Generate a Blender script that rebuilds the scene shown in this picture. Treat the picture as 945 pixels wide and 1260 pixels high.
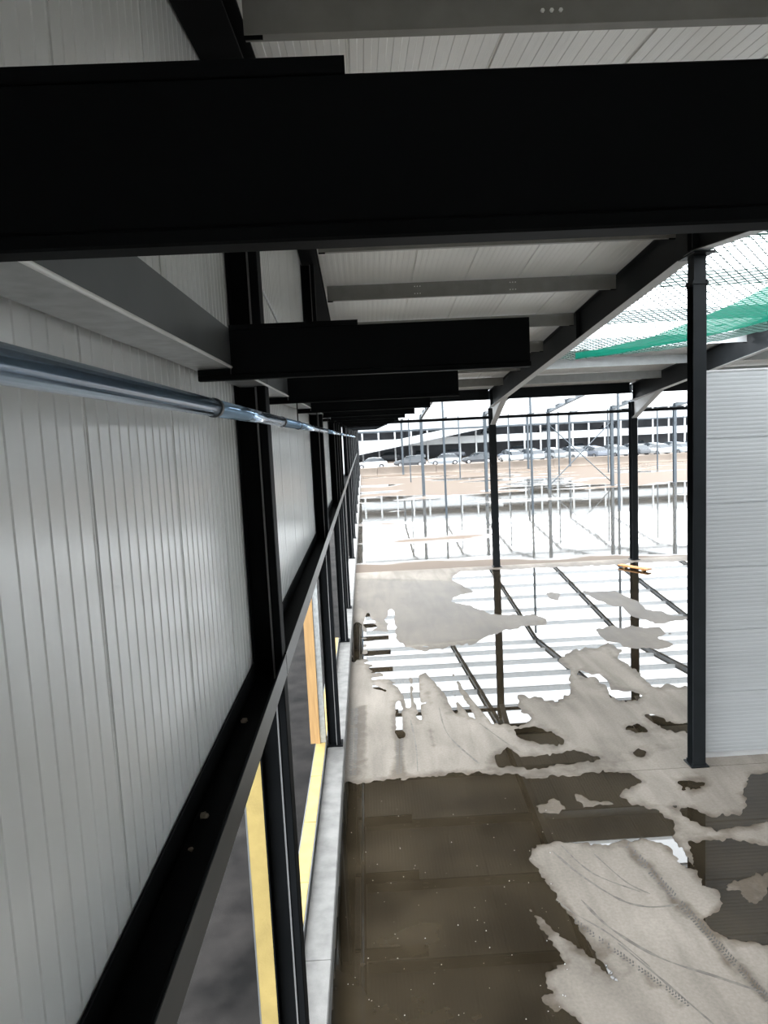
import bpy, bmesh, math, random
import numpy as np
from mathutils import Vector, Matrix

for o in list(bpy.data.objects):
    bpy.data.objects.remove(o)
scn = bpy.context.scene
COL = scn.collection
random.seed(7)

# ------------------------------------------------------------------ camera
IMG_W, IMG_H = 945.0, 1260.0
FPX = 870.0
CAM_H = 5.4
RHO = math.atan(0.048)
PSI = math.radians(1.3689)
TH = math.radians(6.3042)
_F = np.array([math.sin(PSI)*math.cos(TH), math.cos(PSI)*math.cos(TH), -math.sin(TH)])
_R0 = np.array([math.cos(PSI), -math.sin(PSI), 0.0])
_U0 = np.cross(_R0, _F)
_CX = math.cos(RHO)*_R0 - math.sin(RHO)*_U0
_CY = math.sin(RHO)*_R0 + math.cos(RHO)*_U0
CAMP = np.array([0.0, 0.0, CAM_H])
cam_d = bpy.data.cameras.new('camera')
cam = bpy.data.objects.new('camera', cam_d)
COL.objects.link(cam)
cam_d.sensor_fit = 'VERTICAL'
cam_d.sensor_height = 36.0
cam_d.sensor_width = 27.0
cam_d.lens = 36.0*FPX/IMG_H
cam_d.clip_start = 0.05
cam_d.clip_end = 600
cam.matrix_world = Matrix(((_CX[0], _CY[0], -_F[0], 0), (_CX[1], _CY[1], -_F[1], 0),
                           (_CX[2], _CY[2], -_F[2], CAM_H), (0, 0, 0, 1)))
scn.camera = cam

# ------------------------------------------------------------------ overcast sky, exposure
w = bpy.data.worlds.new('overcast_sky')
scn.world = w
w.use_nodes = True
bg = w.node_tree.nodes['Background']
bg.inputs['Color'].default_value = (0.90, 0.955, 1.0, 1)
bg.inputs['Strength'].default_value = 8.0
scn.view_settings.view_transform = 'Standard'
scn.view_settings.look = 'None'
scn.view_settings.gamma = 1.0
scn.view_settings.use_curve_mapping = False
scn.view_settings.exposure = 0.25


def gz(px, py, z=0.0):
    """photo pixel -> point on the horizontal plane z"""
    q = _F*FPX + _CX*(px-IMG_W/2) + _CY*(IMG_H/2-py)
    t = (z-CAM_H)/q[2]
    return CAMP + q*t


# ------------------------------------------------------------------ materials
def new_mat(name):
    m = bpy.data.materials.new(name)
    m.use_nodes = True
    nt = m.node_tree
    b = nt.nodes['Principled BSDF']
    return m, nt, b


def node(nt, typ, **kw):
    n = nt.nodes.new(typ)
    for k, v in kw.items():
        setattr(n, k, v)
    return n


def mat(name, col, rough=0.5, metal=0.0, var=0.0, scale=4.0, bump=0.0, bscale=60.0, stretch=(1, 1, 1), ior=1.45, spec=0.5):
    m, nt, b = new_mat(name)
    b.inputs['Roughness'].default_value = rough
    b.inputs['Metallic'].default_value = metal
    b.inputs['IOR'].default_value = ior
    b.inputs['Specular IOR Level'].default_value = spec
    c = (*col, 1)
    b.inputs['Base Color'].default_value = c
    tc = node(nt, 'ShaderNodeTexCoord')
    mp = node(nt, 'ShaderNodeMapping')
    mp.inputs['Scale'].default_value = stretch
    geo = node(nt, 'ShaderNodeNewGeometry')
    nt.links.new(geo.outputs['Position'], mp.inputs['Vector'])
    if var > 0:
        nz = node(nt, 'ShaderNodeTexNoise')
        nz.inputs['Scale'].default_value = scale
        nz.inputs['Detail'].default_value = 5
        nt.links.new(mp.outputs[0], nz.inputs['Vector'])
        r = node(nt, 'ShaderNodeValToRGB')
        lo = [max(0, x*(1-var)) for x in col]
        hi = [min(1, x*(1+var)) for x in col]
        r.color_ramp.elements[0].position = 0.3
        r.color_ramp.elements[1].position = 0.7
        r.color_ramp.elements[0].color = (*lo, 1)
        r.color_ramp.elements[1].color = (*hi, 1)
        nt.links.new(nz.outputs['Fac'], r.inputs['Fac'])
        nt.links.new(r.outputs[0], b.inputs['Base Color'])
    if bump > 0:
        nb = node(nt, 'ShaderNodeTexNoise')
        nb.inputs['Scale'].default_value = bscale
        nb.inputs['Detail'].default_value = 3
        nt.links.new(mp.outputs[0], nb.inputs['Vector'])
        bp = node(nt, 'ShaderNodeBump')
        bp.inputs['Strength'].default_value = bump
        bp.inputs['Distance'].default_value = 0.01
        nt.links.new(nb.outputs['Fac'], bp.inputs['Height'])
        nt.links.new(bp.outputs[0], b.inputs['Normal'])
    return m


M = {}
M['panel'] = mat('coated_panel_steel', (0.80, 0.81, 0.80), 0.22, 0.0, 0.03, 1.3, stretch=(1, 3, .25), ior=1.6)
M['roof_panel'] = mat('roof_panel_steel', (0.84, 0.84, 0.82), 0.35, 0.0, 0.04, 1.2, stretch=(2, .3, 1))
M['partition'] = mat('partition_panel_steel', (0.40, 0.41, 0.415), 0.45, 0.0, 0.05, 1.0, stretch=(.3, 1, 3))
M['black'] = mat('anthracite_paint', (0.0065, 0.0072, 0.0078), 0.55, 0.0, 0.15, 3.0, spec=0.03)
M['edge_grey'] = mat('pale_steel_edge', (0.14, 0.14, 0.14), 0.5)
M['skin_grey'] = mat('grey_panel_skin', (0.12, 0.125, 0.125), 0.5)
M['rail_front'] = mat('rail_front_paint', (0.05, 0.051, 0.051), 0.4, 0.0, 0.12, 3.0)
M['anthra'] = mat('anthracite_frame_paint', (0.0135, 0.0155, 0.0172), 0.5, 0.0, 0.15, 3.0, spec=0.15)
M['galv_shaded'] = mat('galvanised_steel_shaded', (0.075, 0.08, 0.082), 0.45, 0.0, 0.15, 3.0)  # shaded copy of the galvanised steel
M['galv'] = mat('galvanised_steel', (0.40, 0.41, 0.41), 0.42, 0.75, 0.18, 14.0)
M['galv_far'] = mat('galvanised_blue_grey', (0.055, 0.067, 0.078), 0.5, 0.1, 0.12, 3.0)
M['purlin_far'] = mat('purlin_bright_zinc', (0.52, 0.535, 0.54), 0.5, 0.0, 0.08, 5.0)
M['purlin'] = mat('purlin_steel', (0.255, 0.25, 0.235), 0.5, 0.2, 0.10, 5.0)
M['white_metal'] = mat('white_metal_lit_flange', (0.55, 0.55, 0.55), 0.5, 0.0, 0.05, 5.0)
M['pipe'] = mat('polished_pipe', (0.33, 0.48, 0.66), 0.13, 0.7, 0.05, 3.0)
M['rubber'] = mat('black_rubber', (0.012, 0.012, 0.012), 0.5)
M['plinth'] = mat('plinth_concrete', (0.15, 0.145, 0.137), 0.8, 0, 0.25, 5.0, 0.3, 90)
M['foam'] = mat('yellow_foam_core', (0.33, 0.245, 0.085), 0.85, 0, 0.14, 5.0, 0.3, 60)
M['timber'] = mat('orange_timber', (0.34, 0.20, 0.08), 0.7, 0, 0.15, 4.0, stretch=(6, 6, .6))
M['bolt'] = mat('zinc_bolt', (0.9, 0.9, 0.88), 0.35, 0.1)
M['asphalt'] = mat('wet_asphalt', (0.0105, 0.0093, 0.0086), 0.9, 0, 0.75, 1.8, 0.5, 120, spec=.1)
M['mortar'] = mat('mortar_lump', (0.30, 0.26, 0.20), 0.9, 0, 0.2, 30)
M['plank'] = mat('orange_plank', (0.55, 0.24, 0.07), 0.7, 0, 0.15, 6)
M['net'] = mat('net_cord', (0.012, 0.06, 0.045), 0.8)
M['sand_wall'] = mat('beige_blocks', (0.15, 0.122, 0.10), 0.85, 0, 0.15, 0.6)
M['cp_white'] = mat('car_park_white', (0.28, 0.29, 0.295), 0.6, 0, 0.06, 0.3)
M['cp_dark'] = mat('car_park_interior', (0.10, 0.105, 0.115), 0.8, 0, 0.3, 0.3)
M['glass'] = mat('car_glass', (0.02, 0.025, 0.03), 0.06)
M['tyre'] = mat('car_tyre', (0.012, 0.012, 0.012), 0.8)
M['rim'] = mat('wheel_rim', (0.4, 0.4, 0.42), 0.3, 0.8)
for i, c in enumerate([(.34, .35, .355), (.19, .20, .205), (.05, .054, .06), (.23, .25, .27), (.09, .10, .12)]):
    M['car%d' % i] = mat('car_paint_%d' % i, c, 0.25)
# green gathered netting: thin cloth letting light through
m, nt, b = new_mat('green_netting_cloth')
b.inputs['Base Color'].default_value = (0.003, 0.11, 0.07, 1)
b.inputs['Roughness'].default_value = 0.8
tr = node(nt, 'ShaderNodeBsdfTranslucent'); tr.inputs['Color'].default_value = (0.003, 0.10, 0.065, 1)
tp = node(nt, 'ShaderNodeBsdfTransparent')
mx = node(nt, 'ShaderNodeMixShader'); mx.inputs[0].default_value = 0.6
mx2 = node(nt, 'ShaderNodeMixShader'); mx2.inputs[0].default_value = 0.10
nt.links.new(b.outputs[0], mx.inputs[1]); nt.links.new(tr.outputs[0], mx.inputs[2])
nt.links.new(mx.outputs[0], mx2.inputs[1]); nt.links.new(tp.outputs[0], mx2.inputs[2])
nt.links.new(mx2.outputs[0], nt.nodes['Material Output'].inputs['Surface'])
M['net_cloth'] = m
# standing water film over brown silt
m, nt, b = new_mat('puddle_water')
b.inputs['Roughness'].default_value = 0.015
b.inputs['IOR'].default_value = 1.5
geo = node(nt, 'ShaderNodeNewGeometry')
nz = node(nt, 'ShaderNodeTexNoise'); nz.inputs['Scale'].default_value = 1.1; nz.inputs['Detail'].default_value = 6
nt.links.new(geo.outputs['Position'], nz.inputs['Vector'])
r = node(nt, 'ShaderNodeValToRGB')
r.color_ramp.elements[0].position = .35; r.color_ramp.elements[0].color = (.016, .0118, .007, 1)
r.color_ramp.elements[1].position = .75; r.color_ramp.elements[1].color = (.038, .029, .018, 1)
nt.links.new(nz.outputs['Fac'], r.inputs['Fac']); nt.links.new(r.outputs[0], b.inputs['Base Color'])
M['water'] = m


def floor_mat():
    m, nt, b = new_mat('slab_concrete')
    geo = node(nt, 'ShaderNodeNewGeometry')
    at = node(nt, 'ShaderNodeAttribute', attribute_name='damp')

    def noise(scale, detail, stretch=(1, 1, 1), dist=0.0):
        mp = node(nt, 'ShaderNodeMapping'); mp.inputs['Scale'].default_value = stretch
        nt.links.new(geo.outputs['Position'], mp.inputs['Vector'])
        n = node(nt, 'ShaderNodeTexNoise'); n.inputs['Scale'].default_value = scale
        n.inputs['Detail'].default_value = detail; n.inputs['Distortion'].default_value = dist
        nt.links.new(mp.outputs[0], n.inputs['Vector'])
        return n.outputs['Fac']

    def ramp(fac, p0, c0, p1, c1):
        r = node(nt, 'ShaderNodeValToRGB')
        r.color_ramp.elements[0].position = p0; r.color_ramp.elements[0].color = c0
        r.color_ramp.elements[1].position = p1; r.color_ramp.elements[1].color = c1
        nt.links.new(fac, r.inputs['Fac'])
        return r.outputs[0]

    def mix(fac, a, c, mode='MIX'):
        n = node(nt, 'ShaderNodeMix', data_type='RGBA', blend_type=mode)
        if isinstance(fac, float):
            n.inputs['Factor'].default_value = fac
        else:
            nt.links.new(fac, n.inputs['Factor'])
        nt.links.new(a, n.inputs['A']); nt.links.new(c, n.inputs['B'])
        return n.outputs['Result']
    base = ramp(noise(0.45, 6), .3, (.162, .143, .122, 1), .7, (.262, .234, .202, 1))
    streak = ramp(noise(1.5, 5, (2.2, .35, 1), .6), .35, (.78, .77, .76, 1), .6, (1.05, 1.04, 1.03, 1))
    c1 = mix(0.8, base, streak, 'MULTIPLY')
    speck = ramp(noise(28, 3), .3, (.86, .86, .86, 1), .7, (1.08, 1.08, 1.08, 1))
    c2 = mix(0.8, c1, speck, 'MULTIPLY')
    # damp areas, edge broken up by noise
    ma = node(nt, 'ShaderNodeMath', operation='MULTIPLY_ADD')
    nt.links.new(noise(5.0, 6), ma.inputs[0]); ma.inputs[1].default_value = 0.9
    sub = node(nt, 'ShaderNodeMath', operation='ADD')
    nt.links.new(at.outputs['Fac'], ma.inputs[2])
    nt.links.new(ma.outputs[0], sub.inputs[0]); sub.inputs[1].default_value = -0.45
    d = ramp(sub.outputs[0], .30, (0, 0, 0, 1), .75, (1, 1, 1, 1))
    dampc = node(nt, 'ShaderNodeRGB'); dampc.outputs[0].default_value = (.46, .42, .37, 1)
    c3 = mix(d, c2, mix(1.0, c2, dampc.outputs[0], 'MULTIPLY'))
    nt.links.new(c3, b.inputs['Base Color'])
    rr = node(nt, 'ShaderNodeMapRange'); nt.links.new(d, rr.inputs[0])
    rr.inputs[3].default_value = 0.85; rr.inputs[4].default_value = 0.5
    b.inputs['Specular IOR Level'].default_value = 0.12
    nt.links.new(rr.outputs[0], b.inputs['Roughness'])
    bp = node(nt, 'ShaderNodeBump'); bp.inputs['Strength'].default_value = .25; bp.inputs['Distance'].default_value = .01
    nt.links.new(noise(40, 4), bp.inputs['Height']); nt.links.new(bp.outputs[0], b.inputs['Normal'])
    return m


M['floor'] = floor_mat()


def flood_mat():
    """far site: shallow flood water over mud; the mud shows in streaks"""
    m, nt, b = new_mat('flooded_site')
    geo = node(nt, 'ShaderNodeNewGeometry')
    sep = node(nt, 'ShaderNodeSeparateXYZ'); nt.links.new(geo.outputs['Position'], sep.inputs[0])
    mp = node(nt, 'ShaderNodeMapping'); mp.inputs['Scale'].default_value = (.09, .22, 1)
    nt.links.new(geo.outputs['Position'], mp.inputs['Vector'])
    n = node(nt, 'ShaderNodeTexNoise'); n.inputs['Scale'].default_value = 1.0; n.inputs['Detail'].default_value = 7
    nt.links.new(mp.outputs[0], n.inputs['Vector'])
    # more mud by the slab edge and far away
    near = node(nt, 'ShaderNodeMapRange'); nt.links.new(sep.outputs['Y'], near.inputs[0])
    near.inputs[1].default_value = 27.5; near.inputs[2].default_value = 30.5
    near.inputs[3].default_value = .22; near.inputs[4].default_value = 0.0
    far = node(nt, 'ShaderNodeMapRange'); nt.links.new(sep.outputs['Y'], far.inputs[0])
    far.inputs[1].default_value = 56; far.inputs[2].default_value = 63
    far.inputs[3].default_value = 0.0; far.inputs[4].default_value = .19
    a1 = node(nt, 'ShaderNodeMath', operation='ADD'); nt.links.new(n.outputs['Fac'], a1.inputs[0]); nt.links.new(near.outputs[0], a1.inputs[1])
    a2 = node(nt, 'ShaderNodeMath', operation='ADD'); nt.links.new(a1.outputs[0], a2.inputs[0]); nt.links.new(far.outputs[0], a2.inputs[1])
    r = node(nt, 'ShaderNodeValToRGB'); nt.links.new(a2.outputs[0], r.inputs['Fac'])
    r.color_ramp.elements[0].position = .60; r.color_ramp.elements[0].color = (0, 0, 0, 1)
    r.color_ramp.elements[1].position = .66; r.color_ramp.elements[1].color = (1, 1, 1, 1)
    mixc = node(nt, 'ShaderNodeMix', data_type='RGBA'); nt.links.new(r.outputs[0], mixc.inputs['Factor'])
    mixc.inputs['A'].default_value = (.05, .043, .034, 1); mixc.inputs['B'].default_value = (.095, .069, .050, 1)
    nt.links.new(mixc.outputs['Result'], b.inputs['Base Color'])
    rr = node(nt, 'ShaderNodeMapRange'); nt.links.new(r.outputs[0], rr.inputs[0])
    rr.inputs[3].default_value = .035; rr.inputs[4].default_value = .6
    nt.links.new(rr.outputs[0], b.inputs['Roughness'])
    sp = node(nt, 'ShaderNodeMapRange'); nt.links.new(r.outputs[0], sp.inputs[0])
    sp.inputs[3].default_value = .5; sp.inputs[4].default_value = .06
    nt.links.new(sp.outputs[0], b.inputs['Specular IOR Level'])
    b.inputs['IOR'].default_value = 1.45
    return m


M['flood'] = flood_mat()


# ------------------------------------------------------------------ helpers
def mesh_obj(name, verts, faces, material, parent=None, smooth=False):
    me = bpy.data.meshes.new(name)
    me.from_pydata([tuple(map(float, v)) for v in verts], [], faces)
    me.update()
    if material:
        me.materials.append(M[material] if isinstance(material, str) else material)
    if smooth:
        me.shade_smooth()
    o = bpy.data.objects.new(name, me)
    COL.objects.link(o)
    if parent:
        o.parent = parent
    return o


def fix_normals(o):
    bm = bmesh.new(); bm.from_mesh(o.data)
    bmesh.ops.recalc_face_normals(bm, faces=bm.faces)
    bm.to_mesh(o.data); bm.free()
    return o


class MB:
    """collects shapes that make up ONE mesh"""
    def __init__(s):
        s.v = []; s.f = []

    def add(s, vs, fs):
        n = len(s.v); s.v += [tuple(v) for v in vs]; s.f += [tuple(i+n for i in f) for f in fs]; return s

    def box(s, x0, x1, y0, y1, z0, z1):
        vs = [(x0, y0, z0), (x1, y0, z0), (x1, y1, z0), (x0, y1, z0), (x0, y0, z1), (x1, y0, z1), (x1, y1, z1), (x0, y1, z1)]
        return s.add(vs, [(0, 3, 2, 1), (4, 5, 6, 7), (0, 1, 5, 4), (1, 2, 6, 5), (2, 3, 7, 6), (3, 0, 4, 7)])

    def ext(s, prof, A, B, u, v, cap=True):
        """extrude a 2D profile (in axes u, v) from A to B"""
        A = Vector(A); B = Vector(B); u = Vector(u); v = Vector(v); n = len(prof)
        vs = [A+u*p[0]+v*p[1] for p in prof]+[B+u*p[0]+v*p[1] for p in prof]
        fs = [(i, (i+1) % n, (i+1) % n+n, i+n) for i in range(n)]
        if cap:
            fs += [tuple(range(n))[::-1], tuple(range(n, 2*n))]
        return s.add(vs, fs)

    def strip(s, prof, A, B, u, v):
        """open profile swept as a sheet"""
        A = Vector(A); B = Vector(B); u = Vector(u); v = Vector(v); n = len(prof)
        vs = [A+u*p[0]+v*p[1] for p in prof]+[B+u*p[0]+v*p[1] for p in prof]
        return s.add(vs, [(i, i+1, i+1+n, i+n) for i in range(n-1)])

    def tube(s, pts, r, n=8, cap=True):
        pts = [Vector(p) for p in pts]; base = len(s.v); rings = []
        for i, p in enumerate(pts):
            d = (pts[min(i+1, len(pts)-1)]-pts[max(i-1, 0)]).normalized()
            a = Vector((0, 0, 1)) if abs(d.z) < .9 else Vector((1, 0, 0))
            x = d.cross(a).normalized(); y = d.cross(x)
            rr = r[i] if isinstance(r, (list, tuple)) else r
            rings.append([p+(x*math.cos(2*math.pi*k/n)+y*math.sin(2*math.pi*k/n))*rr for k in range(n)])
        vs = [q for g in rings for q in g]
        fs = [(i*n+k, i*n+(k+1) % n, (i+1)*n+(k+1) % n, (i+1)*n+k) for i in range(len(pts)-1) for k in range(n)]
        if cap:
            fs += [tuple(range(n))[::-1], tuple(range((len(pts)-1)*n, len(pts)*n))]
        return s.add(vs, fs)

    def build(s, name, material, parent=None, smooth=False):
        return fix_normals(mesh_obj(name, s.v, s.f, material, parent, smooth))


def chamfer(prof, c):
    out = []; n = len(prof)
    for i in range(n):
        p = Vector(prof[i]); a = Vector(prof[i-1]); b = Vector(prof[(i+1) % n])
        da = (a-p); db = (b-p)
        k = min(c, da.length*.4, db.length*.4)
        out.append(tuple(p+da.normalized()*k)); out.append(tuple(p+db.normalized()*k))
    return out


def I_prof(wd, h, tf, tw, c=.003):
    """I section: width along u, height along v, centred"""
    a, b2, t = wd/2, h/2, tw/2
    p = [(-a, -b2), (a, -b2), (a, -b2+tf), (t, -b2+tf), (t, b2-tf), (a, b2-tf), (a, b2), (-a, b2), (-a, b2-tf), (-t, b2-tf), (-t, -b2+tf), (-a, -b2+tf)]
    return chamfer(p, c)


def C_prof(wd, h, t, lip=0.0, c=.002):
    """C section: web at u=0, flanges to u=wd, v from 0 to h"""
    if lip:
        p = [(0, 0), (wd, 0), (wd, lip), (wd-t, lip), (wd-t, t), (t, t), (t, h-t), (wd-t, h-t), (wd-t, h-lip), (wd, h-lip), (wd, h), (0, h)]
    else:
        p = [(0, 0), (wd, 0), (wd, t), (t, t), (t, h-t), (wd, h-t), (wd, h), (0, h)]
    return chamfer(p, c)


def tag(o, label=None, cat=None, group=None, kind=None):
    if label: o['label'] = label
    if cat: o['category'] = cat
    if group: o['group'] = group
    if kind: o['kind'] = kind
    return o


def empty(name, loc=(0, 0, 0), rz=0):
    o = bpy.data.objects.new(name, None)
    COL.objects.link(o); o.location = loc; o.rotation_euler = (0, 0, rz)
    o.empty_display_size = .1
    return o


def copy_tree(o, parent=None):
    c = o.copy(); COL.objects.link(c); c.parent = parent
    for ch in [x for x in bpy.data.objects if x.parent == o]:
        copy_tree(ch, c)
    return c


X_, Y_, Z_ = (1, 0, 0), (0, 1, 0), (0, 0, 1)
WX = -0.85            # inner face of the gable wall panels
RIDGE = 10.5
EAVE = 27.3
SLOPE = 0.095


def roof_z(y):
    """underside of roof sheeting; ridges every 33.6 m"""
    k = round((y-RIDGE)/33.6)
    return 8.46-SLOPE*abs(y-(RIDGE+33.6*k))


GRID = [4.98, 10.45, 15.95, 21.45, 26.95, 32.45]
Y_BACK = -6.3

# ------------------------------------------------------------------ water masks (photo pixels on the floor plane)
WATER = [
 # middle pool reflecting the sky
 [(565, 703), (640, 700), (760, 695), (870, 689), (960, 684), (1100, 680), (1100, 850), (900, 850), (848, 846), (829, 844), (811, 847), (796, 837), (781, 822), (760, 810), (764, 801), (747, 792),
  (735, 796), (705, 801), (684, 810), (699, 825), (702, 852), (684, 865), (663, 858), (636, 853), (635, 870), (654, 883), (644, 891), (629, 893),
  (606, 888), (590, 867), (571, 843), (556, 829), (566, 852), (583, 882), (579, 883), (560, 855), (548, 836), (556, 860), (563, 877), (558, 877), (549, 858), (527, 829), (513, 830), (514, 858), (518, 884),
  (515, 884), (509, 858), (507, 836), (503, 850), (505, 868), (500, 870), (494, 851), (479, 836), (459, 832), (452, 813), (450, 785), (451, 756), (455, 756), (459, 775), (476, 775), (478, 751),
  (484, 752), (486, 778), (495, 796), (521, 799), (559, 797), (587, 790), (603, 781), (641, 771), (670, 769), (674, 762), (654, 756), (622, 757),
  (603, 757), (590, 750), (578, 745), (556, 740), (559, 736), (583, 728), (568, 720), (556, 713)],
 # strip of water in the wheel lane by the wall
 [(430, 772), (440, 768), (449, 775), (447, 812), (436, 812), (429, 800), (434, 790), (428, 782)],
 [(487, 866), (494, 866), (495, 888), (496, 905), (488, 905), (488, 888)],
 # dark sheet of water in the foreground
 [(411, 965), (450, 962), (497, 957), (539, 953), (583, 951), (621, 954), (653, 957), (705, 955), (750, 949), (776, 953), (788, 962), (776, 972), (759, 975),
  (776, 988), (808, 995), (830, 1014), (827, 1030), (845, 1052), (856, 1072), (846, 1068), (820, 1042), (795, 1032), (763, 1037), (740, 1038), (688, 1033), (653, 1046), (650, 1059), (672, 1082), (682, 1101),
  (705, 1130), (724, 1162), (763, 1211), (737, 1188), (705, 1162), (653, 1120), (676, 1156), (695, 1185), (672, 1198), (672, 1214), (695, 1240), (717, 1262),
  (760, 1330), (780, 1450), (720, 1560), (380, 1560), (396, 1300), (404, 1200)],
 # wet patch on the right
 [(850, 1037), (882, 1033), (945, 1040), (1020, 1046), (1060, 1110), (1000, 1170), (945, 1164), (924, 1162), (892, 1156), (863, 1130), (889, 1117), (889, 1098), (863, 1085), (852, 1062)],
 [(827, 993), (850, 996), (879, 1004), (911, 1004), (921, 991), (914, 978), (924, 954), (955, 951), (990, 965), (970, 1000), (945, 1010), (900, 1022), (880, 1022), (850, 1010)],
 # small pools
 [(750, 849), (760, 847), (781, 852), (790, 856), (784, 862), (769, 862), (757, 859)],
 [(712, 829), (718, 826), (724, 830), (719, 833)], [(735, 834), (743, 835), (748, 841), (741, 842)],
 [(770, 895), (783, 892), (799, 897), (797, 902), (778, 902)], [(778, 926), (786, 922), (797, 925), (794, 931), (782, 931)],
 [(794, 881), (815, 884), (830, 893), (870, 890), (870, 900), (820, 900), (805, 892)],
 [(836, 963), (848, 957), (866, 961), (868, 969), (856, 973), (842, 970)],
 [(635, 899), (655, 896), (680, 902), (693, 910), (686, 918), (660, 915), (640, 908)],
 [(605, 931), (625, 921), (640, 932), (680, 930), (703, 925), (728, 929), (742, 934), (715, 939), (690, 941), (660, 944), (620, 944)],
]
DRY = [
 [(735, 776), (750, 770), (811, 773), (826, 780), (811, 786), (829, 793), (817, 799), (781, 798), (760, 790), (744, 786)],
 [(717, 728), (757, 728), (784, 740), (796, 749), (847, 760), (841, 764), (811, 767), (781, 761), (766, 748), (735, 739)],
 [(672, 730), (690, 731), (687, 739), (675, 737)],
 [(706, 975), (727, 983), (759, 990), (737, 993), (717, 995), (709, 985)],
 [(659, 991), (682, 985), (701, 995), (688, 1003), (666, 999)],
 [(888, 1096), (905, 1086), (930, 1075), (945, 1076), (945, 1100), (930, 1112), (920, 1110), (912, 1098)],
 [(668, 1228), (690, 1215), (700, 1232), (680, 1250)],
]


# thin runnels of water: start, end, half widths
RUNNELS = [((496, 830), (503, 869), 7, 3), ((511, 833), (517, 883), 4, 1.6), ((528, 828), (561, 862), 3.2, 2.6), ((546, 830), (561, 876), 6, 2.2), ((562, 860), (584, 884), 1.8, 1.2),
           ((571, 843), (607, 888), 4, 3), ((490, 866), (492, 906), 3.4, 3.4), ((481, 752), (484, 800), 2.6, 5), ((453, 756), (456, 800), 1.8, 4),
           ((714, 828), (722, 831), 2.6, 3), ((722, 831), (736, 832), 1.5, 1.5), ((736, 832), (748, 842), 3, 2.5), ((748, 842), (752, 857), 1.8, 1.8), ((460, 845), (474, 850), 1.8, 1.5), ((515, 866), (524, 865), 1.5, 1.2)]


def runnel_field(px, py):
    s = np.full(px.shape, -1e6)
    for (a, c, r0, r1) in RUNNELS:
        ex, ey = c[0]-a[0], c[1]-a[1]
        t = np.clip(((px-a[0])*ex+(py-a[1])*ey)/(ex*ex+ey*ey), 0, 1)
        d = np.hypot(px-a[0]-t*ex, py-a[1]-t*ey)
        s = np.maximum(s, r0+(r1-r0)*t-d)
    return s


def poly_sdf(px, py, poly):
    """signed distance in pixels, positive inside"""
    d2 = np.full(px.shape, 1e12); inside = np.zeros(px.shape, bool)
    n = len(poly)
    for i in range(n):
        x0, y0 = poly[i]; x1, y1 = poly[(i+1) % n]
        ex, ey = x1-x0, y1-y0
        t = np.clip(((px-x0)*ex+(py-y0)*ey)/(ex*ex+ey*ey+1e-9), 0, 1)
        d2 = np.minimum(d2, (px-x0-t*ex)**2+(py-y0-t*ey)**2)
        if y0 != y1:
            c = ((y0 > py) != (y1 > py)) & (px < (x1-x0)*(py-y0)/(y1-y0)+x0)
            inside ^= c
    d = np.sqrt(d2)
    return np.where(inside, d, -d)


def vnoise(x, y, seed):
    """value noise, vectorised"""
    xi = np.floor(x).astype(np.int64); yi = np.floor(y).astype(np.int64)
    fx = x-xi; fy = y-yi; fx = fx*fx*(3-2*fx); fy = fy*fy*(3-2*fy)

    def h(a, b):
        v = np.sin(a*127.1+b*311.7+seed*74.7)*43758.5453
        return v-np.floor(v)
    return (h(xi, yi)*(1-fx)+h(xi+1, yi)*fx)*(1-fy)+(h(xi, yi+1)*(1-fx)+h(xi+1, yi+1)*fx)*fy-.5


def water_field(px, py):
    s = np.full(px.shape, -1e6)
    for p in WATER:
        s = np.maximum(s, poly_sdf(px, py, p))
    for p in DRY:
        s = np.minimum(s, -poly_sdf(px, py, p))
    # outside the photo: scattered pools by noise
    ext = vnoise(px/90, py/50, 3)*60+vnoise(px/30, py/18, 5)*16-9
    k = np.clip(np.maximum((px-965)/40, (py-1280)/60), 0, 1)
    k = np.where((px < 760) & (py > 1270), 0, k)
    s = s*(1-k)+np.maximum(ext, -30)*k
    amp = np.clip((py-690)/120, .35, 1.0)
    n = vnoise(px/17, py/9, 11)*5+vnoise(px/7, py/4, 12)*4.5+vnoise(px/3.6, py/2.4, 13)*3.2
    rag = np.exp(-((px-475)/45)**2-((py-800)/45)**2)
    n = n+rag*(vnoise(px/9, py/3.0, 21)*20+vnoise(px/22, py/5, 22)*14)
    calm = 1-.6*np.exp(-((px-540)/45)**2-((py-855)/28)**2)
    return np.maximum(s+n*amp*calm, runnel_field(px, py)+vnoise(px/4, py/4, 31)*1.2)


def damp_field(px, py):
    s = np.full(px.shape, -1e6)
    for p in WATER:
        s = np.maximum(s, poly_sdf(px, py, p))
    d = np.exp(-np.maximum(-s, 0)/7.0)*.75
    lanes = [[(436, 870), (449, 868), (448, 960), (433, 960)], [(487, 890), (496, 890), (499, 958), (484, 958)],
             [(524, 850), (528, 850), (535, 920), (530, 920)],
             [(765, 1040), (775, 1036), (955, 1235), (940, 1240)], [(700, 1135), (712, 1132), (850, 1235), (835, 1240)],
             [(690, 950), (790, 915), (850, 905), (850, 915), (790, 935)], [(600, 925), (760, 940), (700, 960), (600, 958)],
             [(780, 1010), (860, 990), (910, 1040), (860, 1050)],
             [(440, 712), (560, 715), (580, 740), (670, 762), (600, 785), (500, 795), (470, 770), (440, 745)],
             [(735, 776), (826, 776), (826, 796), (760, 796)], [(650, 1060), (700, 1110), (770, 1215), (735, 1200), (690, 1160)]]
    amt = [.8, .9, .5, .75, .5, .35, .55, .4, .8, .7, .6]
    for p, a in zip(lanes, amt):
        d = np.maximum(d, np.clip(poly_sdf(px, py, p)/4+.7, 0, 1)*a)
    return d


def to_pix(P):
    q = P-CAMP
    ww = np.maximum(q@_F, 1e-3)
    return IMG_W/2+FPX*(q@_CX)/ww, IMG_H/2-FPX*(q@_CY)/ww


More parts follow.
